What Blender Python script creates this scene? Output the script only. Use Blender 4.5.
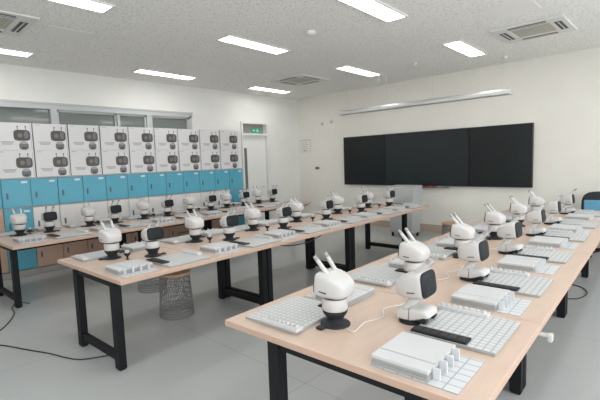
import bpy, bmesh, math, random
from mathutils import Vector, Matrix
random.seed(7)
for o in list(bpy.data.objects): bpy.data.objects.remove(o)
S = bpy.context.scene
COL = S.collection
PI = math.pi
# ---------------------------------------------------------------- camera
YAW, PITCH, ROLL, CAMH, FPX = 0.75947, -0.09283, -0.03329, 1.615, 415.8
fw = Vector((-math.sin(YAW)*math.cos(PITCH), math.cos(YAW)*math.cos(PITCH), math.sin(PITCH)))
rt = Vector((math.cos(YAW), math.sin(YAW), 0)); up = rt.cross(fw)
r2 = math.cos(ROLL)*rt + math.sin(ROLL)*up
u2 = -math.sin(ROLL)*rt + math.cos(ROLL)*up
cam = bpy.data.cameras.new('camera'); cam.sensor_width = 36; cam.lens = FPX/600*36; cam.clip_start = .05
co = bpy.data.objects.new('camera', cam); COL.objects.link(co)
co.matrix_world = Matrix(((r2.x, u2.x, -fw.x, 0), (r2.y, u2.y, -fw.y, 0), (r2.z, u2.z, -fw.z, CAMH), (0, 0, 0, 1)))
S.camera = co
# ---------------------------------------------------------------- view, world, daylight
S.view_settings.view_transform = 'Standard'; S.view_settings.look = 'None'
S.view_settings.gamma = 1; S.view_settings.use_curve_mapping = False
S.view_settings.exposure = 0.1
w = bpy.data.worlds.new('world'); S.world = w; w.use_nodes = True
w.node_tree.nodes['Background'].inputs[0].default_value = (.85, .92, 1, 1)
w.node_tree.nodes['Background'].inputs[1].default_value = 1.0
LAMP = 12.0
def area(name, loc, rot, sx, sy, power, color):
    l = bpy.data.lights.new(name, 'AREA'); l.shape = 'RECTANGLE'; l.size = sx; l.size_y = sy
    l.energy = power; l.color = color
    o = bpy.data.objects.new(name, l); COL.objects.link(o); o.location = loc; o.rotation_euler = rot
    return o
# daylight entering through the windows of the right-hand wall
for yy in (-1.2, 2.2, 5.6):
    area('window_daylight', (2.52, yy, 1.85), (0, PI/2, 0), 1.7, 2.6, 80, (.93, .97, 1))
area('window_daylight', (-2.0, -2.9, 1.9), (PI/2, 0, 0), 3.0, 1.5, 50, (.95, .98, 1))  # added soft light behind the camera, where the wall has no window
# ---------------------------------------------------------------- materials
def mat(name, col, rough=.5, metal=0, spec=.5, emit=None, noise=None, bump=None, coat=0):
    m = bpy.data.materials.new(name); m.use_nodes = True
    n = m.node_tree; b = n.nodes['Principled BSDF']
    b.inputs['Base Color'].default_value = (*col, 1); b.inputs['Roughness'].default_value = rough
    b.inputs['Metallic'].default_value = metal; b.inputs['Specular IOR Level'].default_value = spec
    b.inputs['Coat Weight'].default_value = coat
    if emit: b.inputs['Emission Color'].default_value = (*emit[0], 1); b.inputs['Emission Strength'].default_value = emit[1]
    if noise or bump:
        tc = n.nodes.new('ShaderNodeTexCoord')
    if noise:   # (scale, other colour, lo, hi, stretch)
        mp = n.nodes.new('ShaderNodeMapping'); n.links.new(tc.outputs['Object'], mp.inputs[0])
        mp.inputs['Scale'].default_value = noise[4] if len(noise) > 4 else (1, 1, 1)
        t = n.nodes.new('ShaderNodeTexNoise'); t.inputs['Scale'].default_value = noise[0]; t.inputs['Detail'].default_value = 5
        n.links.new(mp.outputs[0], t.inputs['Vector'])
        r = n.nodes.new('ShaderNodeMapRange'); r.inputs[1].default_value = noise[2]; r.inputs[2].default_value = noise[3]
        n.links.new(t.outputs['Fac'], r.inputs[0])
        x = n.nodes.new('ShaderNodeMixRGB'); x.inputs[1].default_value = (*col, 1); x.inputs[2].default_value = (*noise[1], 1)
        n.links.new(r.outputs[0], x.inputs[0]); n.links.new(x.outputs[0], b.inputs['Base Color'])
    if bump:    # (scale, strength)
        t = n.nodes.new('ShaderNodeTexNoise'); t.inputs['Scale'].default_value = bump[0]; t.inputs['Detail'].default_value = 3
        n.links.new(tc.outputs['Object'], t.inputs['Vector'])
        bp = n.nodes.new('ShaderNodeBump'); bp.inputs['Strength'].default_value = bump[1]; bp.inputs['Distance'].default_value = .01
        n.links.new(t.outputs['Fac'], bp.inputs['Height']); n.links.new(bp.outputs[0], b.inputs['Normal'])
    return m
def gridmat(name, col, line, cx, cy, mortar, rough=.4, off=0.0):
    m = mat(name, col, rough); n = m.node_tree; b = n.nodes['Principled BSDF']
    tc = n.nodes.new('ShaderNodeTexCoord')
    t = n.nodes.new('ShaderNodeTexBrick'); t.offset = off; t.squash = 1
    t.inputs['Color1'].default_value = (*col, 1); t.inputs['Color2'].default_value = (*[c*.96 for c in col], 1)
    t.inputs['Mortar'].default_value = (*line, 1); t.inputs['Scale'].default_value = 1
    t.inputs['Mortar Size'].default_value = mortar; t.inputs['Mortar Smooth'].default_value = .1
    t.inputs['Brick Width'].default_value = cx; t.inputs['Row Height'].default_value = cy
    n.links.new(tc.outputs['Object'], t.inputs['Vector']); n.links.new(t.outputs['Color'], b.inputs['Base Color'])
    return m
M = {}
M['wall'] = mat('wall_paint', (.78, .77, .735), .7, noise=(3, (.75, .74, .70), .3, .7))
M['wallb'] = mat('cream_wall_paint', (.79, .765, .70), .7, noise=(3, (.76, .735, .67), .3, .7))
M['ceil'] = mat('acoustic_ceiling', (.88, .87, .84), .9, noise=(38, (.66, .65, .63), .52, .66), bump=(38, .35))
M['metal'] = mat('brushed_aluminium', (.62, .62, .61), .35, .7)
M['frame'] = mat('window_frame_grey', (.50, .515, .51), .5)
M['glass'] = mat('dark_corridor_glass', (.16, .18, .17), .06, 0, .8)
M['glasst'] = mat('tinted_transom_glass', (.30, .30, .29), .08, 0, .8)
M['doorframe'] = mat('door_frame_white', (.74, .73, .70), .5)
M['leafdoor'] = mat('white_door', (.80, .79, .76), .5)
M['black'] = mat('black_steel', (.010, .011, .013), .6, 0, .2)
M['blue'] = mat('blue_locker_door', (.085, .36, .48), .4, noise=(4, (.095, .39, .51), .3, .7))
M['white_door'] = mat('white_locker_door', (.72, .70, .68), .45)
M['brown'] = mat('brown_locker_door', (.56, .37, .28), .45, noise=(3, (.52, .34, .25), .3, .7))
M['lkgrey'] = mat('grey_locker_carcass', (.42, .40, .38), .5)
M['handle'] = mat('dark_handle', (.10, .12, .14), .4)
M['label'] = mat('pale_label', (.62, .72, .74), .5)
M['wood'] = mat('pale_maple_laminate', (.56, .42, .335), .38, noise=(6, (.61, .465, .375), .3, .7, (3, .6, 3)))
M['woodedge'] = mat('wood_edge', (.54, .37, .28), .45)
M['plastic'] = mat('white_plastic', (.56, .545, .53), .42)
M['plastic2'] = mat('grey_white_plastic', (.33, .32, .31), .4)
M['dark'] = mat('charcoal_plastic', (.018, .020, .024), .5, 0, .3)
M['screen'] = mat('dark_face_screen', (.012, .015, .018), .5, 0, .22)
M['slot'] = mat('dark_slot', (.02, .02, .02), .6)
M['card'] = mat('grey_white_case', (.57, .575, .58), .45)
M['cardside'] = mat('case_side_grey', (.34, .345, .335), .5)
M['tab'] = mat('frosted_tab', (.60, .61, .63), .3)
M['board'] = gridmat('slotted_board', (.60, .61, .61), (.36, .375, .38), .034, .034, .0035)
M['sheet'] = gridmat('printed_grid_sheet', (.60, .615, .62), (.33, .36, .40), .062, .05, .003, .5)
M['sheeta'] = mat('plain_sheet', (.72, .75, .77), .5)
M['blk'] = mat('black_tray', (.018, .018, .022), .6, 0, .25)
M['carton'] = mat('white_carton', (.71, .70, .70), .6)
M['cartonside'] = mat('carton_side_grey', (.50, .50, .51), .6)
M['printdark'] = mat('print_dark_brown', (.085, .072, .062), .5)
M['printmid'] = mat('print_light_glow', (.19, .17, .14), .5)
M['printgrey'] = mat('print_grey', (.36, .36, .38), .5)
M['printsmall'] = mat('print_slate', (.16, .16, .18), .5)
M['display'] = mat('blackboard_glass', (.008, .011, .012), .35, 0, .4)
M['display2'] = mat('screen_glass', (.014, .018, .020), .25, 0, .5)
M['bezel'] = mat('black_bezel', (.01, .01, .01), .4)
M['steelgrey'] = mat('grey_podium_steel', (.46, .47, .47), .45)
M['steellight'] = mat('light_grey_podium_steel', (.60, .61, .61), .45)
M['hatch'] = mat('ceiling_hatch', (.84, .83, .80), .85)
M['acwhite'] = mat('ac_panel_white', (.72, .71, .69), .5)
M['acgrille'] = mat('ac_grille_beige', (.50, .48, .42), .6)
M['vent'] = mat('dark_vent', (.08, .08, .08), .6)
M['lampon'] = mat('lit_diffuser', (1, 1, 1), .5, emit=((1, .99, .97), LAMP))
M['green'] = mat('green_exit_sign', (.03, .38, .20), .4, emit=((.03, .5, .25), .12))
M['signwhite'] = mat('sign_white', (.75, .8, .78), .5)
M['notice'] = mat('paper_notice', (.62, .61, .58), .7)
M['red'] = mat('red_plastic', (.45, .05, .05), .5)
M['wire'] = mat('grey_wire', (.27, .27, .26), .4, .5)
M['seatwood'] = mat('stool_seat_wood', (.42, .25, .14), .5, noise=(5, (.50, .32, .19), .3, .7, (1, 6, 1)))
M['base'] = mat('tan_baseboard', (.48, .38, .30), .6)
M['cable'] = mat('black_cable', (.02, .02, .02), .5)
M['wcable'] = mat('white_cable', (.72, .71, .68), .5)
M['chairblue'] = mat('blue_fabric', (.10, .30, .44), .8, noise=(40, (.13, .35, .50), .3, .7))
M['chairblack'] = mat('black_fabric', (.02, .022, .024), .8)
# floor: grey vinyl with faint seams
fm = mat('grey_vinyl_floor', (.43, .445, .44), .32, noise=(1.6, (.40, .415, .41), .3, .7)); M['floor'] = fm
n = fm.node_tree; b = n.nodes['Principled BSDF']
src = b.inputs['Base Color'].links[0].from_socket
tc = n.nodes.new('ShaderNodeTexCoord'); br = n.nodes.new('ShaderNodeTexBrick'); br.offset = 0
br.inputs['Scale'].default_value = 1; br.inputs['Brick Width'].default_value = 2.0; br.inputs['Row Height'].default_value = 2.1
br.inputs['Mortar Size'].default_value = .006; br.inputs['Mortar Smooth'].default_value = .4
br.inputs['Color1'].default_value = (1, 1, 1, 1); br.inputs['Color2'].default_value = (1, 1, 1, 1); br.inputs['Mortar'].default_value = (.78, .78, .78, 1)
n.links.new(tc.outputs['Object'], br.inputs['Vector'])
mx = n.nodes.new('ShaderNodeMixRGB'); mx.blend_type = 'MULTIPLY'; mx.inputs[0].default_value = 1
n.links.new(src, mx.inputs[1]); n.links.new(br.outputs['Color'], mx.inputs[2]); n.links.new(mx.outputs[0], b.inputs['Base Color'])
# ---------------------------------------------------------------- mesh helpers
def box(bm, a, b_, mi=0, bev=0):
    x0, y0, z0 = a; x1, y1, z1 = b_
    g = bmesh.ops.create_cube(bm, size=1, matrix=Matrix.Translation(((x0+x1)/2, (y0+y1)/2, (z0+z1)/2)) @ Matrix.Diagonal((x1-x0, y1-y0, z1-z0, 1)))
    fs = {f for v in g['verts'] for f in v.link_faces}
    for f in fs: f.material_index = mi
    if bev:
        es = list({e for v in g['verts'] for e in v.link_edges})
        r = bmesh.ops.bevel(bm, geom=es, offset=bev, segments=2, affect='EDGES', profile=.5)
        for f in r['faces']: f.material_index = mi
def rings(bm, secs, cap0=True, cap1=True, mi=0):
    vs = [[bm.verts.new(p) for p in s] for s in secs]; k = len(secs[0])
    for a, c in zip(vs, vs[1:]):
        for i in range(k):
            f = bm.faces.new((a[i], a[(i+1) % k], c[(i+1) % k], c[i])); f.material_index = mi
    if cap0: f = bm.faces.new(list(reversed(vs[0]))); f.material_index = mi
    if cap1: f = bm.faces.new(vs[-1]); f.material_index = mi
def lathe(bm, prof, cx=0, cy=0, k=24, mi=0):
    rings(bm, [[(cx+r*math.cos(2*PI*i/k), cy+r*math.sin(2*PI*i/k), z) for i in range(k)] for r, z in prof], mi=mi)
def sup(x, cy, cz, hw, hh, e=.45, k=32):
    out = []
    for i in range(k):
        a = 2*PI*i/k; c, s = math.cos(a), math.sin(a)
        out.append((x, cy+hw*math.copysign(abs(c)**e, c), cz+hh*math.copysign(abs(s)**e, s)))
    return out
def tube(bm, pts, r, k=8, mi=0, r1=None):
    pts = [Vector(p) for p in pts]; secs = []; n_ = len(pts); ref = None
    for i, p in enumerate(pts):
        t = (pts[min(i+1, n_-1)]-pts[max(i-1, 0)]).normalized()
        if ref is None: ref = Vector((0, 0, 1)) if abs(t.z) < .9 else Vector((1, 0, 0))
        a = (ref - t*ref.dot(t)).normalized(); ref = a; c = t.cross(a)
        rr = r if r1 is None else r+(r1-r)*i/(n_-1)
        secs.append([p+(a*math.cos(2*PI*j/k)+c*math.sin(2*PI*j/k))*rr for j in range(k)])
    rings(bm, secs, mi=mi)
def smooth_pts(pts, n_=6):
    P = [Vector(p) for p in pts]; P = [P[0]]+P+[P[-1]]; out = []
    for i in range(1, len(P)-2):
        for j in range(n_):
            t = j/n_
            a, b1, c, d = P[i-1], P[i], P[i+1], P[i+2]
            out.append(.5*((2*b1)+(c-a)*t+(2*a-5*b1+4*c-d)*t*t+(3*b1-a-3*c+d)*t**3))
    out.append(P[-2]); return out
def NB(): return bmesh.new()
def obj(name, bm, m, parent=None, smooth=False, loc=None, rotz=None):
    bmesh.ops.recalc_face_normals(bm, faces=bm.faces[:])
    me = bpy.data.meshes.new(name); bm.to_mesh(me); bm.free()
    for x in (m if isinstance(m, (list, tuple)) else [m]): me.materials.append(M[x])
    if smooth:
        for p_ in me.polygons: p_.use_smooth = True
        try: me.set_sharp_from_angle(angle=math.radians(42))
        except Exception: pass
    o = bpy.data.objects.new(name, me); COL.objects.link(o)
    if parent: o.parent = parent
    if loc: o.location = loc
    if rotz is not None: o.rotation_euler = (0, 0, rotz)
    return o
def tag(o, label, cat, group=None):
    o['label'] = label; o['category'] = cat
    if group: o['group'] = group
    return o
def struct(o): o['kind'] = 'structure'; return o
def empty(name, loc=(0, 0, 0), rotz=0):
    o = bpy.data.objects.new(name, None); COL.objects.link(o); o.location = loc; o.rotation_euler = (0, 0, rotz); o.empty_display_size = .1
    return o
def kids(o): return [c for c in ALLKIDS.get(o.name, [])]
ALLKIDS = {}
def tree(o):
    return [c for c in bpy.data.objects if c.parent == o]
def dup(o, loc=None, rotz=None, parent=None):
    c = o.copy(); COL.objects.link(c)
    if parent is not None: c.parent = parent
    if loc is not None: c.location = loc
    if rotz is not None: c.rotation_euler = (0, 0, rotz)
    for ch in tree(o): dup(ch, parent=c)
    return c
def pl(bm_list, name, m, **k): return obj(name, bm_list, m, **k)
# ---------------------------------------------------------------- the room
L, D, H, RX, FY = -7.965, 8.409, 3.295, 2.6, -3.0
bm = NB(); box(bm, (L-.2, FY-.2, -.1), (RX+.2, D+.2, 0)); struct(obj('floor', bm, 'floor'))
bm = NB(); box(bm, (L-.2, FY-.2, H), (RX+.2, D+.2, H+.1)); struct(obj('ceiling', bm, 'ceil'))
# left wall with openings for the strip window and the door
WY0, WY1, WZ0, WZ1 = -.6, 5.05, 2.26, 2.71
DY0, DY1, DZ = 6.40, 7.31, 2.62
bm = NB()
box(bm, (L-.2, FY, 0), (L, WY0, H)); box(bm, (L-.2, WY0, 0), (L, WY1, WZ0)); box(bm, (L-.2, WY0, WZ1), (L, WY1, H))
box(bm, (L-.2, WY1, 0), (L, DY0, H)); box(bm, (L-.2, DY0, DZ), (L, DY1, H)); box(bm, (L-.2, DY1, 0), (L, D+.2, H))
struct(obj('wall_left', bm, 'wall'))
bm = NB(); box(bm, (L, D, 0), (RX+.2, D+.2, H)); struct(obj('wall_back', bm, 'wallb'))
bm = NB()
box(bm, (RX, FY, 0), (RX+.2, D, .9)); box(bm, (RX, FY, 2.75), (RX+.2, D, H))
for a, c in ((FY, -2.6), (.2, .8), (3.6, 4.2), (7.0, D)): box(bm, (RX, a, .9), (RX+.2, c, 2.75))
struct(obj('wall_right', bm, 'wall'))
bm = NB(); box(bm, (L-.2, FY-.2, 0), (RX+.2, FY, H)); struct(obj('wall_front', bm, 'wall'))
bm = NB(); box(bm, (L+.001, D-.015, 0), (RX, D, .16)); struct(obj('baseboard_back', bm, 'base'))
bm = NB(); box(bm, (L, FY, 0), (L+.012, DY0-.06, .1)); box(bm, (L, DY1+.06, 0), (L+.012, D-.016, .1)); struct(obj('baseboard_left', bm, 'base'))
# strip window
bm = NB()
e = .045
box(bm, (L-.10, WY0, WZ0), (L+.02, WY1, WZ0+e)); box(bm, (L-.10, WY0, WZ1-.08), (L+.02, WY1, WZ1)); box(bm, (L+.001, WY0-.03, WZ1+.001), (L+.03, WY1+.03, WZ1+.03))
for y in (WY0, WY1-.06): box(bm, (L-.10, y, WZ0+e), (L+.02, y+.06, WZ1-e))
win = struct(obj('window_1', bm, 'frame'))
for y, wd in ((.55, .05), (2.32, .10), (3.44, .035), (4.03, .10)):
    bm = NB(); box(bm, (L-.09, y, WZ0+e), (L+.016, y+wd, WZ1-.08)); obj('mullion', bm, 'frame', win)
bm = NB(); box(bm, (L-.07, WY0+.06, WZ0+e), (L-.055, WY1-.06, WZ1-e)); obj('pane', bm, 'glass', win)
for a, c in ((2.42, 3.44), (3.475, 4.03), (4.13, 4.99)):
    bm = NB(); z0, z1 = WZ0+e, WZ1-.08
    for (p, q_) in (((a, z0), (c, z0+.035)), ((a, z1-.035), (c, z1)), ((a, z0), (a+.035, z1)), ((c-.035, z0), (c, z1))):
        box(bm, (L-.054, p[0], p[1]), (L-.02, q_[0], q_[1]))
    obj('sash', bm, 'frame', win)
# door with transom
bm = NB(); f = .05
box(bm, (L-.15, DY0, 0), (L+.03, DY0+f, DZ)); box(bm, (L-.15, DY1-f-.05, 0), (L+.03, DY1, DZ))
box(bm, (L-.15, DY0+f, DZ-f), (L+.03, DY1-f-.05, DZ)); box(bm, (L-.15, DY0+f, 2.29), (L+.03, DY1-f-.05, 2.34))
dr = struct(obj('door_1', bm, 'doorframe'))
bm = NB(); box(bm, (L-.09, DY0+f, 0.005), (L-.045, DY1-f-.05, 2.29)); lf = obj('door_leaf', bm, 'leafdoor', dr)
bm = NB(); box(bm, (L-.044, DY0+.09, .95), (L-.036, DY0+.19, 1.98)); obj('vision_panel', bm, 'glass', lf)
bm = NB(); box(bm, (L-.12, DY0+f, 2.34), (L-.105, DY1-f-.05, DZ-f)); obj('transom_pane', bm, 'glasst', dr)
bm = NB(); tube(bm, [(L-.045, DY1-.2, 1.0), (L-.0, DY1-.2, 1.0), (L+.0, DY1-.32, 1.0)], .012); obj('door_handle', bm, 'metal', lf)
# windows of the right-hand wall, beyond the frame
for i, (a, c) in enumerate(((-2.6, .2), (.8, 3.6), (4.2, 7.0))):
    bm = NB()
    for (y0, y1, z0, z1) in ((a, c, .9, .96), (a, c, 2.69, 2.75), (a, a+.06, .96, 2.69), (c-.06, c, .96, 2.69), ((a+c)/2-.03, (a+c)/2+.03, .96, 2.69)):
        box(bm, (RX+.05, y0, z0), (RX+.11, y1, z1))
    struct(obj('window_%d' % (i+2), bm, 'frame'))
# ---------------------------------------------------------------- ceiling things
xs = (-7.14, -4.63, -2.66, -.2); ys = (1.40, 4.05, 6.77)  # rightmost row and the near lamp beside it: unseen, added for lighting
bm = NB(); z0, z1 = H-.018, H-.001
for a, c in (((-.145, -.585), (.145, -.56)), ((-.145, .56), (.145, .585)), ((-.145, -.56), (-.12, .56)), ((.12, -.56), (.145, .56))):
    box(bm, (a[0], a[1], -.018), (c[0], c[1], -.001))
cl0 = empty('ceiling_light', (xs[0], ys[0], H), 0)
obj('light_frame', bm, 'acwhite', cl0)
bm = NB(); box(bm, (-.119, -.559, -.012), (.119, .559, -.002)); obj('diffuser', bm, 'lampon', cl0)
rowname = ['near the left wall', 'in the middle row', 'right of the middle row', 'in the rightmost row']
coln = ['closest to the camera', 'halfway down the room', 'farthest, towards the black display']
for i, x in enumerate(xs):
    for j, y in enumerate(ys):
        o = cl0 if (i, j) == (0, 0) else dup(cl0, loc=(x, y, H))
        o.location = (x-.025*(y-4.05)-(.0 if j < 2 else .02)+(.06 if (i, j) == (2, 2) else 0), y-(.04 if j == 2 else 0)-(.10 if (i, j) == (0, 0) else 0), H); o.rotation_euler.z = .03
        tag(o, 'lit white ceiling lamp %s, %s' % (rowname[i], coln[j]), 'ceiling light', 'rectangular panel lamps recessed in the ceiling')
def cassette(x, y, rz, label):
    t = empty('ceiling_air_conditioner', (x, y, H), rz); tag(t, label, 'air conditioner', 'cassette air conditioners in the ceiling')
    bm = NB(); s = .43
    g = .235; 
    box(bm, (-s, -s, -.024), (s, -g, -.002), bev=.004); box(bm, (-s, g, -.024), (s, s, -.002), bev=.006)
    box(bm, (-s, -g, -.024), (-g, g, -.002), bev=.006); box(bm, (g, -g, -.024), (s, g, -.002), bev=.006)
    obj('panel', bm, 'acwhite', t)
    bm = NB(); box(bm, (-g, -g, -.014), (g, g, -.004))
    for k in range(15): box(bm, (-g+.01, -g+.016+k*.0305, -.019), (g-.01, -g+.026+k*.0305, -.014))
    obj('intake_grille', bm, 'acgrille', t)
    for k in range(4):
        bm = NB(); box(bm, (-.22, .29, -.0275), (.22, .37, -.0245)); o = obj('air_outlet', bm, 'vent', t, rotz=k*PI/2)
        bm = NB(); box(bm, (-.21, .325, -.031), (.21, .337, -.0278)); obj('louvre', bm, 'acwhite', o)
cassette(-1.66, 6.47, 0, 'square white cassette air conditioner at the upper right of the ceiling')
cassette(-6.0, 6.43, 0, 'square white cassette air conditioner near the far left corner, beyond the middle lamps')
cassette(-5.75, 1.10, 0, 'square white cassette air conditioner cut off at the left edge of the photo')
for (x, y, lab) in ((-5.80, 1.93, 'faint square access hatch in the ceiling next to the left air conditioner'), (-1.62, 5.35, 'faint square access hatch in the ceiling in front of the right air conditioner'), (-6.7, 6.45, 'faint square access hatch in the ceiling left of the far air conditioner')):
    bm = NB(); box(bm, (-.26, -.26, -.005), (.26, .26, -.001), bev=.001); tag(obj('access_hatch', bm, 'hatch', loc=(x, y, H)), lab, 'hatch', 'ceiling access hatches')
for (x, y, lab) in ((-3.72, 4.22, 'small round white smoke detector on the ceiling between the middle lamps'), (-2.44, 7.8, 'small round ceiling detector right above the display wall'), (-3.7, 7.0, 'tiny round ceiling detector above the hanging lamp')):
    r = .075 if y < 5 else .045
    bm = NB(); lathe(bm, [(r, -.001), (r, -.015), (r*.8, -.035), (r*.45, -.045), (r*.2, -.05)]); tag(obj('smoke_detector', bm, 'acwhite', smooth=True, loc=(x, y, H)), lab, 'detector')
# hanging board lamp
hx0, hx1, hy, hz = -5.66, -2.22, 7.40, 2.60
t = tag(empty('hanging_board_lamp', (hx0, hy, hz)), 'long grey metal lamp bar hanging in front of the black display wall', 'lamp')
bm = NB(); secs = []
for x in (0, hx1-hx0): secs.append([(x, -.06, .0), (x, .06, -.01), (x, .05, .075), (x, .02, .095), (x, -.03, .085), (x, -.06, .05)])
rings(bm, secs); obj('lamp_housing', bm, 'metal', t)
for x in (0-.012, hx1-hx0):
    bm = NB(); box(bm, (x, -.066, -.014), (x+.012, .066, .10)); obj('end_cap', bm, 'steellight', t)
for x in (.12, .95, 1.12, 2.1, 3.32):
    bm = NB(); tube(bm, [(x, 0, .08), (x, 0, H-hz-.001)], .0018, 6); obj('suspension_wire', bm, 'metal', t)
# ---------------------------------------------------------------- back wall things
t = tag(empty('wall_display', (-4.235, D, 1.0)), 'wide black three-panel smart blackboard mounted on the back wall', 'display')
x0, x1 = -6.385+4.265, -2.15+4.265; zz0, zz1 = .0, 1.165
sx0, sx1 = -5.19+4.265, -3.28+4.265
for nm, a, c, dp, mm in (('side_panel', x0, sx0, .07, 'display'), ('screen', sx0+.002, sx1-.002, .085, 'display2'), ('side_panel', sx1, x1, .07, 'display')):
    bm = NB(); box(bm, (a+.012, -dp, zz0+.012), (c-.012, -.005, zz1-.012)); pn = obj(nm, bm, mm, t)
    bm = NB(); dd = dp+.006
    for q_ in ((a, c, zz0, zz0+.012), (a, c, zz1-.012, zz1), (a, a+.012, zz0+.012, zz1-.012), (c-.012, c, zz0+.012, zz1-.012)):
        box(bm, (q_[0], -dd, q_[2]), (q_[1], -.005, q_[3]))
    obj('bezel', bm, 'bezel', pn)
bm = NB(); box(bm, (-5.05+4.265, -.13, -.030), (-3.70+4.265, -.01, -.022)); obj('pen_tray', bm, 'bezel', t)
for x, m_, lab in ((-4.12, 'red', 'red marker below the middle of the black display'), (-3.98, 'red', 'second red marker under the display, right of the first'), (-3.84, 'plastic', 'white pen at the right end of the display tray')):
    bm = NB(); tube(bm, [(-.06, 0, 0), (.045, 0, 0)], .011, 8); tube(bm, [(.046, 0, 0), (.065, 0, 0)], .008, 8)
    tag(obj('marker', bm, m_, loc=(x, D-.098, .990), smooth=True), lab, 'marker')
bm = NB(); box(bm, (-.2, -.012, -.17), (.2, -.001, .18)); t = tag(obj('wall_notice', bm, 'notice', loc=(-7.72, D, 2.02)), 'pale framed notice on the back wall near the corner', 'notice')
bm = NB(); box(bm, (-.18, -.014, -.15), (.18, -.0125, .13))
obj('paper', bm, 'wallb', t)
bm = NB()
for k in range(5): box(bm, (-.14, -.0155, .08-k*.05), (.10+.03*(k % 2), -.0145, .092-k*.05))
box(bm, (-.04, -.0155, -.14), (.05, -.0145, -.12)); obj('printed_lines', bm, 'printgrey', t)
bm = NB(); box(bm, (-.065, -.02, -.035), (.065, -.001, .035), bev=.004); t = tag(obj('wall_socket', bm, 'handle', loc=(-7.30, D, 1.42)), 'small dark rectangular wall plate between the notice and the display', 'wall plate')
bm = NB(); box(bm, (-.045, -.023, -.012), (-.008, -.0205, .012)); box(bm, (.008, -.023, -.012), (.045, -.0205, .012)); obj('switch_keys', bm, 'vent', t)
for x, z, lab in ((-7.1, 2.57, 'small round white disc on the back wall, the left of a pair'), (-6.78, 2.60, 'small round grey disc on the back wall, the right of a pair')):
    bm = NB(); lathe(bm, [(.05, .001), (.05, .012), (.035, .022), (.015, .024)]); o = obj('wall_disc', bm, 'steellight', loc=(x, D, z), smooth=True); o.rotation_euler = (PI/2, 0, 0)
    tag(o, lab, 'wall fitting')
# exit sign in the transom
t = tag(empty('exit_sign', (L-.085, 6.95, 2.42)), 'small green exit sign in the transom above the white door', 'exit sign')
bm = NB(); box(bm, (-.015, -.13, -.055), (.015, .13, .055), bev=.004); obj('sign_box', bm, 'green', t)
bm = NB()
box(bm, (.0155, -.10, -.008), (.0175, -.04, .008)); 
g = [bm.verts.new(p) for p in ((.0165, -.12, 0), (.0165, -.09, .025), (.0165, -.09, -.025))]; bm.faces.new(g)
box(bm, (.0155, .03, .012), (.0175, .055, .036)); box(bm, (.0155, .0, -.01), (.0175, .05, .010)); box(bm, (.0155, .02, -.04), (.0175, .035, -.01)); box(bm, (.0155, .05, -.035), (.0175, .085, -.02))
obj('running_figure', bm, 'signwhite', t)
# ---------------------------------------------------------------- podium
t = tag(empty('podium', (-4.30, 7.66, 0)), 'grey steel teaching podium on casters below the display', 'podium')
bm = NB(); box(bm, (-.25, -.17, .09), (.25, .17, .70), bev=.006); obj('cabinet', bm, 'steelgrey', t)
bm = NB(); box(bm, (-.215, -.176, .13), (.215, -.1705, .66), bev=.002); dd = obj('door', bm, 'steelgrey', t)
bm = NB(); box(bm, (.16, -.186, .38), (.18, -.177, .46)); obj('handle', bm, 'metal', dd)
bm = NB()
rings(bm, [[(x, -.22, .701), (x, .19, .701), (x, .19, 1.05), (x, .05, 1.05), (x, -.22, 1.02)] for x in (-.29, .29)])
obj('console', bm, 'steelgrey', t)
bm = NB(); box(bm, (-.25, -.227, .76), (.25, -.221, .96)); obj('console_flap', bm, 'steelgrey', t)
for x in (-.21, .21):
    for y in (-.13, .13):
        bm = NB(); tube(bm, [(x-.014, y, .03), (x+.014, y, .03)], .03, 14); box(bm, (x-.02, y-.012, .055), (x+.02, y+.012, .089)); obj('caster', bm, 'black', t)
# ---------------------------------------------------------------- lockers along the left wall
LX = -7.35; Y0 = 1.777; PW = .374; RZ = ((1.06, 1.49), (.60, 1.05), (.11, .58))
def door_proto(name, m_, row):
    z0, z1 = RZ[row]; h = z1-z0
    bm = NB(); box(bm, (0, .004, .006), (.018, PW-.004, h-.006), bev=.003); o = obj('door', bm, m_)
    bm = NB(); box(bm, (.0185, .055, h*.42-.045), (.030, .080, h*.42+.045), bev=.003); obj('handle', bm, 'handle', o)
    if row < 2 and m_ == 'blue':
        bm = NB(); box(bm, (.0185, PW-.12, h-.065), (.020, PW-.04, h-.035)); obj('number_plate', bm, 'label', o)
    return o
protos = {}
def units(c0, c1, label):
    ya, yb = Y0+c0*PW, Y0+c1*PW
    t = tag(empty('locker_cabinet', (LX, (ya+yb)/2, 0)), label, 'locker', 'locker cabinets along the left wall')
    bm = NB(); cy = (ya+yb)/2; hw = (yb-ya)/2-.0015; dp = .52
    box(bm, (-dp, -hw, 0), (-.001, -hw+.012, 1.508)); box(bm, (-dp, hw-.012, 0), (-.001, hw, 1.508)); box(bm, (-dp, -hw+.012, 1.490), (-.001, hw-.012, 1.508))
    box(bm, (-dp, -hw+.012, 0), (-.02, hw-.012, .10)); box(bm, (-dp, -hw+.012, .101), (-dp+.01, hw-.012, 1.489))
    box(bm, (-dp+.02, -hw+.012, 1.048), (-.001, hw-.012, 1.062)); box(bm, (-dp+.02, -hw+.012, .58), (-.001, hw-.012, .60)); box(bm, (-.30, -hw+.012, .101), (-.285, hw-.012, 1.489))
    obj('carcass', bm, 'lkgrey', t)
    for c in range(c0, c1):
        for row in range(3):
            if row == 0 or c in (-1, 10): m_ = 'blue'
            elif row == 1: m_ = 'white_door' if c >= 0 else 'brown'
            else: m_ = 'brown'
            key = (m_, row)
            if key not in protos:
                protos[key] = door_proto('door', m_, row); o = protos[key]
                o.parent = t
            else: o = dup(protos[key], parent=t)
            o.location = (0, Y0+c*PW-cy, RZ[row][0])
units(-2, 0, 'locker cabinet cut off by the left edge of the photo, blue doors at the top')
units(0, 4, 'locker cabinet second from the left with blue top doors over white and brown doors')
units(4, 8, 'third locker cabinet from the left with blue top doors over white doors')
units(8, 11, 'rightmost locker cabinet, its last column of doors all blue, beside the door')
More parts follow.
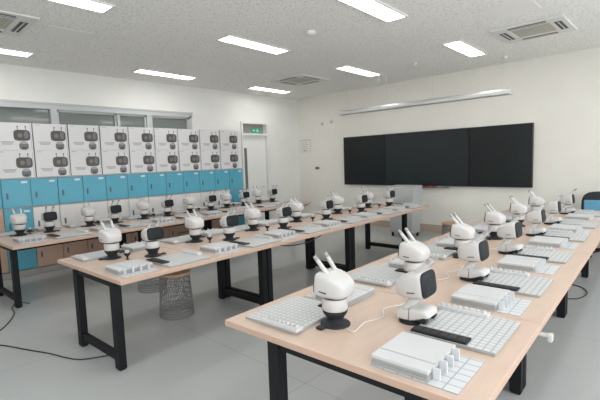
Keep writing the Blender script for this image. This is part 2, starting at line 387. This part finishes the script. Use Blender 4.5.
# cartons on the lockers
BW = .495
def carton(y, z, label, proto=[None]):
    if proto[0] is None:
        t = empty('carton', (0, 0, 0)); proto[0] = t
        bm = NB(); w2 = BW/2-.008
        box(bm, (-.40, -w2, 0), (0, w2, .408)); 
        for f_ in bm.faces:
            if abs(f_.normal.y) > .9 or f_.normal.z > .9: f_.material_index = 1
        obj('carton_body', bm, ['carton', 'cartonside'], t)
        # printed robot portrait, a little lower robot and text lines
        bm = NB(); X = .0015
        def patch(cy, cz, hw, hh, e_, mi, x=X):
            vs = [bm.verts.new((x, p[1], p[2])) for p in sup(x, cy, cz, hw, hh, e_, 24)]; f = bm.faces.new(vs); f.material_index = mi
        c = .105
        patch(c, .222, .108, .082, .5, 0); patch(c-.025, .222, .032, .034, 1, 1, X+.0006); patch(c+.055, .232, .03, .055, .8, 3, X+.0006)
        for s_ in (-.052, .052):
            patch(c+s_, .325, .0045, .03, .8, 0); patch(c+s_, .352, .010, .012, 1, 0, X+.0004)
        patch(c+.015, .062, .062, .055, .7, 3); patch(c+.015, .112, .045, .022, .7, 2, X+.0004); patch(c+.015, .03, .035, .02, .8, 0, X+.0006)
        obj('robot_picture', bm, ['printdark', 'printmid', 'printgrey', 'printsmall'], t); bm = NB()
        patch(-.215+.04, .385, .035, .004, .2, 2)
        for k in range(3): patch(-.09, .125-k*.018, .09-.012*k, .005, .2, 2)
        patch(.222, .2, .003, .19, .2, 2)
        obj('printed_text', bm, ['printdark', 'printmid', 'printgrey', 'printsmall'], t)
        # tape strip over the top edge
        bm = NB(); box(bm, (-.30, -.03, .4085), (-.005, .03, .4095)); obj('tape', bm, 'printgrey', t)
        o = t
    else: o = dup(proto[0])
    o.location = (LX-.02+random.uniform(-.006, .006), y, z); o.rotation_euler.z = random.uniform(-.012, .012)
    tag(o, label, 'carton', 'white robot cartons stacked on the lockers')
ordn = ['cut off at the left edge', 'second from the left', 'third from the left', 'fourth from the left', 'fifth from the left', 'sixth from the left', 'seventh from the left', 'third from the right end', 'second from the right end', 'at the right end beside the door']
by = [1.62+.02+BW*i for i in range(9)]
for i, y in enumerate(by):
    nm = (ordn[:7]+ordn[8:])[i] if i < 7 else (ordn[8] if i == 7 else ordn[9])
    carton(y-.01, 1.5095, 'white carton with dark robot picture, lower layer, %s' % nm)
    carton(y-.01+random.uniform(-.004, .004), 1.5095+.4105, 'white carton with dark robot picture, upper layer, %s' % nm)
# ---------------------------------------------------------------- tables
TR = 0.04403
ct, st = math.cos(TR), math.sin(TR)
def T(x, y, z=0): return (ct*x-st*y, st*x+ct*y, z)
def long_table(x0, x1, ytops, frames, lx, label, rail):
    cx = (x0+x1)/2
    t = tag(empty('long_table', T(cx, ytops[0]), TR), label, 'table')
    oy = ytops[0]
    for a, c in zip(ytops, ytops[1:]):
        bm = NB(); box(bm, (x0-cx, a-oy+.0015, .716), (x1-cx, c-oy-.0015, .75), bev=.003)
        for f_ in bm.faces:
            if f_.normal.z < .5: f_.material_index = 1
        obj('tabletop', bm, ['wood', 'woodedge'], t)
    for y in frames:
        y_ = y-oy
        bm = NB(); box(bm, (lx[0]-cx+.036, y_-.02, .676), (lx[1]-cx-.036, y_+.02, .715)); obj('top_rail', bm, 'black', t)
        bm = NB(); box(bm, (lx[0]-cx+.036, y_-.02, .07), (lx[1]-cx-.036, y_+.02, .13)); obj('foot_bar', bm, 'black', t)
        for x in lx:
            bm = NB(); box(bm, (x-cx-.036, y_-.031, .012), (x-cx+.036, y_+.031, .715)); lg = obj('leg', bm, 'black', t)
            bm = NB(); box(bm, (x-cx-.03, y_-.024, .0), (x-cx+.03, y_+.024, .0118)); obj('foot_pad', bm, 'dark', lg)
    for x in rail:
        bm = NB(); box(bm, (x-cx-.015, ytops[0]+.06-oy, .690), (x-cx+.015, ytops[-1]-.06-oy, .7155)); obj('side_rail', bm, 'black', t)
    return t
FR = [1.45, 2.97, 3.055, 4.66, 4.745, 6.36]
long_table(-1.808, -.429, [1.404, 2.343, 4.199, 6.055, 7.42], FR, (-1.45, -.69), 'long pale wooden table with black legs in the right foreground', ())
long_table(-4.3625, -3.08, [1.427, 2.342, 4.199, 6.055, 7.05], [1.45, 3.05, 3.13, 4.69, 4.77, 6.36], (-3.94, -3.22), 'long pale wooden table with black legs in the middle of the room', ())
long_table(-6.90, -5.545, [1.37, 2.34, 4.2, 6.74], [1.41, 3.0, 3.085, 4.68, 4.765, 6.3], (-6.44, -5.70), 'long pale wooden table with black legs on the left, in front of the lockers', (-5.60, -6.77))
# ---------------------------------------------------------------- robot prototypes (face +x)
SUP = sup
def head(t, z0, earv, tilt, hs):
    cz = z0+.075*hs; sup = lambda x, cy, c_, hw, hh, e=.45: SUP(x, cy, cz+(c_-cz)*hs, hw, hh*hs, e)
    PV = Vector((0, 0, cz)); Q = Matrix.Rotation(-tilt, 3, 'Y')
    def tr(bm):
        for v in bm.verts: v.co = PV + Q @ (v.co-PV)
        return bm
    bm = NB()
    secs = [sup(-.096, 0, cz-.014, .034, .022, .6), sup(-.092, 0, cz-.013, .054, .035, .5), sup(-.080, 0, cz-.011, .067, .047, .42), sup(-.054, 0, cz-.007, .077, .058, .38), sup(-.022, 0, cz-.002, .085, .067, .36),
            sup(.015, 0, cz, .089, .073, .36), sup(.045, 0, cz, .090, .074, .37), sup(.062, 0, cz, .089, .073, .38), sup(.068, 0, cz, .086, .070, .39)]
    rings(bm, secs); hd = obj('head', tr(bm), 'plastic', t, smooth=True)
    bm = NB(); rings(bm, [sup(.0682, 0, cz, .086, .070, .43), sup(.073, 0, cz, .085, .069, .43), sup(.0775, 0, cz, .080, .064, .45), sup(.0795, 0, cz, .050, .038, .6)]); obj('face_screen', tr(bm), 'screen', hd, smooth=True)
    for s_ in (-1, 1):
        bm = NB(); y = .0865*s_; box(bm, (-.012, min(y, y+.006*s_), cz-.034*hs), (.032, max(y, y+.006*s_), cz-.034*hs+.004)); obj('side_slot', tr(bm), 'slot', hd)
        bm = NB(); b0 = Vector((.012, .037*s_, cz+.062*hs)); v = Vector(earv); v.y = .010*s_
        tube(bm, [b0, b0+v*.8], .0125, 14, r1=.0115)
        er = obj('ear', bm, 'plastic', hd, smooth=True)
        bm = NB(); tube(bm, [b0+v*.81, b0+v*.83, b0+v*1.0, b0+v*1.05], .0128, 14, r1=.0095); obj('ear_tip', bm, 'plastic2', er, smooth=True)
def robot_cone():
    t = empty('desk_robot')
    bm = NB(); lathe(bm, [(.079, 0), (.080, .005), (.074, .011), (.055, .017), (.045, .026), (.044, .036), (.052, .050), (.063, .064), (.067, .076), (.067, .082)], k=28); obj('stand', bm, 'dark', t, smooth=True)
    bm = NB(); box(bm, (.0, .081, .001), (.04, .118, .014), bev=.003); obj('plug', bm, 'dark', t)
    bm = NB(); lathe(bm, [(.064, .083), (.068, .088), (.068, .140), (.064, .146)], k=28); obj('body', bm, 'plastic', t, smooth=True)
    bm = NB(); lathe(bm, [(.052, .1465), (.050, .160)], k=24); obj('neck', bm, 'slot', t, smooth=True)
    head(t, .152, (.075, 0, .088), .10, .87); return t
def robot_walker():
    t = empty('desk_robot')
    bm = NB()
    rings(bm, [[(-.020+k_*.070*math.cos(a), k_*.076*math.sin(a), z) for a in [2*PI*i/28 for i in range(28)]] for z, k_ in ((0, .86), (.003, 1), (.012, 1), (.017, .86))])
    obj('base_plate', bm, 'dark', t, smooth=True)
    bm = NB()
    rings(bm, [sup(-.084, 0, .042, .050, .022, .5), sup(-.078, 0, .043, .062, .027, .45), sup(-.05, 0, .046, .069, .030, .4), sup(-.014, 0, .048, .069, .031, .4), sup(-.012, 0, .048, .065, .028, .4)])
    obj('rear_body', bm, 'plastic', t, smooth=True)
    bm = NB(); rings(bm, [sup(-.0115, 0, .048, .062, .025, .4), sup(-.0085, 0, .048, .062, .025, .4)]); obj('seam', bm, 'slot', t)
    bm = NB()
    rings(bm, [sup(-.008, 0, .052, .066, .034, .36), sup(-.005, 0, .053, .069, .036, .36), sup(.03, 0, .059, .069, .031, .36), sup(.062, 0, .065, .068, .024, .38), sup(.086, 0, .064, .064, .018, .42), sup(.093, 0, .062, .056, .012, .5)]); ft = obj('foot', bm, 'plastic', t, smooth=True)
    for s_ in (-1, 1):
        bm = NB(); y = .052*s_
        tube(bm, [(.072, y-.015, .035), (.072, y+.015, .035)], .0155, 14)
        tube(bm, [(.046, y-.010, .038), (.046, y+.010, .038)], .010, 12); obj('wheel', bm, 'dark', ft, smooth=True)
    bm = NB()
    secs = []
    for k in range(6):
        u = k/5; cx = -.048+.050*u; z = .066+.067*u; w_ = .052-.010*u; d_ = .030-.002*u
        secs.append([(cx+d_*math.copysign(abs(math.cos(a))**.7, math.cos(a)), w_*math.copysign(abs(math.sin(a))**.7, math.sin(a)), z) for a in [2*PI*i/24 for i in range(24)]])
    rings(bm, secs); obj('neck', bm, 'plastic', t, smooth=True)
    bm = NB(); lathe(bm, [(.040, .1335), (.044, .142)], .005, 0, 24); obj('neck_ring', bm, 'slot', t, smooth=True)
    head(t, .137, (.085, 0, .086), .12, .94); return t
# ---------------------------------------------------------------- station kit prototypes (origin = robot position, person side +x)
def p_board(tray=.27):
    t = empty('coding_board')
    bm = NB(); box(bm, (.0, .0, 0), (.395, .43, .016), bev=.002)
    for f_ in bm.faces:
        if f_.normal.z < .5: f_.material_index = 1
    obj('grid_panel', bm, ['board', 'cardside'], t)
    bm = NB(); box(bm, (.0, .005, .0162), (tray, .078, .026), bev=.002)
    k_ = obj('black_tray', bm, 'blk', t)
    bm = NB()
    for i in range(6 if tray > .2 else 3): box(bm, (.012+i*.042, .015, .0263), (.046+i*.042, .068, .0285), bev=.001)
    obj('tray_cells', bm, 'slot', k_)
    bm = NB(); box(bm, (-.02, .385, .0162), (.25, .435, .034), bev=.002); k_ = obj('peg_tray', bm, 'card', t)
    bm = NB()
    for i in range(8):
        lathe(bm, [(.011, .0342), (.011, .043), (.006, .046)], .0+i*.032, .41, 10)
    obj('pegs', bm, 'plastic', k_, smooth=True)
    return t
def p_board_short(): return p_board(.14)
def p_case():
    t = empty('block_case')
    bm = NB(); box(bm, (0, 0, 0), (.25, .295, .014), bev=.0015); box(bm, (.002, .002, .0145), (.248, .293, .028), bev=.0015)
    obj('case_body', bm, 'cardside', t)
    bm = NB(); box(bm, (0, 0, .0285), (.25, .074, .042), bev=.0015); box(bm, (0, .081, .0285), (.25, .295, .042), bev=.0015); obj('lid', bm, 'card', t)
    for i in range(4):
        bm = NB(); y = .035+i*.068; box(bm, (.254, y, .0), (.284, y+.010, .046+.004*(i % 2)), bev=.001); obj('tab', bm, 'tab', t)
    return t
def p_sheet():
    bm = NB(); box(bm, (0, 0, 0), (.37, .31, .002))
    return obj('grid_sheet', bm, 'sheet')
def p_cup():
    t = empty('small_cup')
    bm = NB(); lathe(bm, [(.018, 0), (.018, .004), (.007, .008), (.007, .020), (.014, .030), (.028, .046), (.030, .062)], k=16); obj('cup', bm, 'dark', t, smooth=True)
    bm = NB(); lathe(bm, [(.020, .0625), (.021, .068), (.020, .084), (.014, .088)], k=16); obj('cap', bm, 'plastic', t, smooth=True)
    return t
used = {}
def inst(key, maker, loc, rz, label, cat, group, small=False):
    if key not in used: used[key] = maker(); o = used[key]
    else: o = dup(used[key])
    o.location = loc; o.rotation_euler = (0, 0, rz); o.scale = (1, 1, 1); tag(o, label, cat, group); return o
far = ['nearest the camera', 'second nearest', 'third nearest', 'third farthest', 'second farthest', 'farthest']
TZ = .7505
def station(x, y, s, tab, side, i, dx, kind, cup, dy=0, sx=1):
    """s=+1 faces +x, s=-1 faces -x; dx = distance from the robot to its kit"""
    rz = TR+(0 if s > 0 else PI)
    def P(a, b_, z=TZ): return T(x+s*a, y+s*b_, z)
    rj = random.uniform(-.05, .05) if not (tab.startswith('right') and i == 0) else 0
    face = 'facing right' if s > 0 else 'facing away to the left'
    inst('robot_'+kind, robot_cone if kind == 'cone' else robot_walker, T(x, y, TZ), rz+rj,
         'white eared robot%s, %s, %s' % ('' if kind == 'cone' else ' on low base', side, far[i]), 'robot', 'desk robots in the %s' % side)
    a_ = inst('sheet', p_sheet, P(dx, -.555+dy), rz+random.uniform(-.01, .01), 'pale printed grid sheet, %s, %s' % (side, far[i]), 'sheet', 'grid sheets in the %s' % side)
    j = random.uniform(-.006, .006)
    inst('case', p_case, P(dx+.0+j, -.545+dy, TZ+.0025), rz+random.uniform(-.01, .01), 'flat grey block case, %s, %s' % (side, far[i]), 'case', 'block cases in the %s' % side)
    b_ = inst('board' if s > 0 else 'board_short', p_board if s > 0 else p_board_short, P(dx-.005, (-.175 if s > 0 else -.195)+dy), rz+random.uniform(-.012, .012), 'white slotted board, %s, %s' % (side, far[i]), 'board', 'coding boards in the %s' % side)
    a_.scale = b_.scale = (sx, 1, 1)
    if cup: inst('cup', p_cup, P(-.075, -.22), rz, 'small black cup, %s, %s' % (side, far[i]), 'cup', 'small capped cups in the %s' % side)
RT, MT, LT = 'right foreground table', 'middle table', 'left table'
for i, y in enumerate((2.0, 2.93, 3.90, 4.90, 5.80, 6.86)):
    station(-.952-.012*min(i, 2), y, 1, RT, 'right row of the right table', i, .055, 'walker', False)
for i in range(6): station(-1.275, 1.72+.935*i, -1, RT, 'left row of the right table', i, .088, 'cone', False, sx=.92)
for i in range(6): station(-3.69, (2.05, 3.0, 3.90, 4.82, 5.77, 6.70)[i], 1, MT, 'right row of the middle table', i, .185, 'cone', True)
for i in range(6): station(-3.94, (1.77, 2.72, 3.60, 4.45, 5.46, 6.38)[i], -1, MT, 'left row of the middle table', i, .088, 'cone', False, sx=.80)
for i in range(6): station(-6.41, (2.04, 2.96, 3.88, 4.80, 5.64, 6.46)[i], 1, LT, 'front row of the left table', i, .40, 'cone', i < 5)
for i in range(6): station(-6.46, (1.70, 2.60, 3.48, 4.37, 5.22, 6.08)[i], -1, LT, 'back row of the left table', i, .09, 'cone', False, sx=.80)
# white charging cables between the robot rows on the right table
for i in range(6):
    y = 1.72+.935*i; x0 = -1.275
    pts = smooth_pts([T(x0+.085, y-.02, TZ+.004), T(x0+.14, y-.03, TZ+.004), T(x0+.12, y+.10, TZ+.004), T(x0+.16, y+.22, TZ+.004), T(x0+.10, y+.34, TZ+.004), T(x0+.15, y+.46, TZ+.004), T(x0+.13, y+.60, TZ+.004)], 6)
    bm = NB(); tube(bm, pts, .0028, 6)
    tag(obj('charging_cable', bm, 'wcable', smooth=True), 'thin white charging cable in the middle of the right table, %s' % far[i], 'cable', 'white cables on the right table')
# black floor cables
for pts, lab in (([(-4.9, .55, 0), (-4.62, .76, 0), (-4.30, .90, 0), (-4.05, 1.01, 0), (-3.84, 1.08, 0), (-3.70, 1.16, 0), (-3.60, 1.34, 0)], 'black cable running over the floor to the near legs of the middle table'),
                 ([(-5.80, 1.28, 0), (-5.95, 1.20, 0), (-5.80, 1.10, 0), (-5.48, 1.05, 0), (-5.06, .84, 0), (-4.95, .62, 0)], 'black cable on the floor at the foot of the left table'),
                 ([(-1.25, 5.2, 0), (-1.0, 5.23, 0), (-.87, 5.33, 0), (-.83, 5.58, 0), (-.92, 5.80, 0), (-1.10, 5.88, 0)], 'looped black cable on the floor under the right table edge')):
    bm = NB(); tube(bm, [p+Vector((0, 0, .006)) for p in smooth_pts(pts, 8)], .0055, 8)
    tag(obj('floor_cable', bm, 'cable', smooth=True), lab, 'cable')
bm = NB(); tube(bm, smooth_pts([T(-3.12, 3.22, .709), T(-3.11, 3.4, .675), T(-3.11, 3.7, .665), T(-3.12, 4.0, .709)], 8), .006, 8)
tag(obj('hanging_cable', bm, 'cable', smooth=True), 'dark cable sagging under the edge of the middle table', 'cable')
# white clip on the table edge
bm = NB(); box(bm, (-.03, -.02, -.008), (.05, .02, 0), bev=.002); box(bm, (.042, -.022, -.03), (.062, .022, .006), bev=.003)
tag(obj('edge_clip', bm, 'plastic', loc=T(-.435, 2.30, .715), rotz=TR), 'small white clip sticking out below the edge of the right table', 'clip')
# ---------------------------------------------------------------- wire stools
def p_stool():
    t = empty('wire_stool')
    bm = NB(); lathe(bm, [(.165, .45), (.170, .455), (.170, .470), (.165, .476)], k=36); obj('seat', bm, 'seatwood', t, smooth=True)
    R = lambda z: .178-.026*(z/.449)
    bm = NB()
    for z in (.004, .03, .06, .10, .15, .20, .26, .32, .38, .43, .446):
        tube(bm, [(R(z)*math.cos(a), R(z)*math.sin(a), z) for a in [2*PI*i/32 for i in range(33)]], .0035 if z not in (.004, .446) else .005, 5)
    obj('wire_hoops', bm, 'wire', t)
    rnd = random.Random(4)
    bm = NB()
    for i in range(44):
        a = 2*PI*i/44; pts = []
        for j in range(13):
            z = .004+.442*j/12; aa = a+.05*math.sin(j*2.1+i)+rnd.uniform(-.03, .03)
            pts.append(((R(z)+.003)*math.cos(aa), (R(z)+.003)*math.sin(aa), z))
        tube(bm, pts, .003, 5)
    obj('wire_uprights', bm, 'wire', t)
    bm = NB()
    for i in range(90):
        a = rnd.uniform(0, 2*PI); z = rnd.uniform(.03, .40); da = rnd.uniform(-.35, .35); dz = rnd.uniform(.01, .05)
        tube(bm, [((R(z+dz*k/3)+.001)*math.cos(a+da*k/3), (R(z+dz*k/3)+.001)*math.sin(a+da*k/3), z+dz*k/3) for k in range(4)], .003, 5)
    obj('wire_bracing', bm, 'wire', t)
    return t
for x, y, lab in ((-3.93, 2.42, 'round wire basket stool with wooden seat pushed under the middle table, nearest the camera'),
                  (-5.02, 2.75, 'round wire basket stool standing in the aisle behind the near wire stool'),
                  (-6.10, 3.42, 'wooden-seated wire stool tucked under the left table, left of another'),
                  (-6.05, 4.02, 'wooden-seated wire stool tucked under the left table, the farther one'),
                  (-2.68, 7.05, 'wire basket stool between the podium and the right table')):
    inst('stool', p_stool, T(x, y, 0), TR+random.uniform(0, 3), lab, 'stool', 'wire basket stools')
# ---------------------------------------------------------------- office chair beyond the right table
t = tag(empty('office_chair', (-1.0, 7.98, 0), .15), 'black office chair with a blue back panel behind the far end of the right table', 'chair')
bm = NB()
secs = []
for y, k in ((.05, .94), (.062, 1.0), (.085, 1.0), (.10, .94)): secs.append([(k*p[1]*1.0, y, .72+k*p[2]) for p in sup(0, 0, 0, .30, .26, .55, 36)])
rings(bm, secs); bk = obj('backrest', bm, 'chairblack', t, smooth=True)
bm = NB(); box(bm, (-.265, .012, .55), (.30, .049, .845), bev=.012); obj('back_panel', bm, 'chairblue', bk)
bm = NB(); box(bm, (-.25, -.42, .42), (.25, .04, .49), bev=.025); obj('seat', bm, 'chairblack', t, smooth=True)
bm = NB(); tube(bm, [(0, -.18, .08), (0, -.18, .42)], .03, 12); tube(bm, [(0, -.02, .41), (0, .075, .46), (0, .11, .6)], .018, 8); obj('column', bm, 'black', t)
for k in range(5):
    a = 2*PI*k/5+.3; bm = NB(); ex, ey = .26*math.cos(a), -.18+.26*math.sin(a)
    tube(bm, [(0, -.18, .10), (ex, ey, .07)], .02, 8, r1=.014); lg = obj('base_arm', bm, 'black', t)
    bm = NB(); tube(bm, [(ex-.012, ey, .028), (ex+.012, ey, .028)], .028, 12); obj('caster', bm, 'dark', lg)
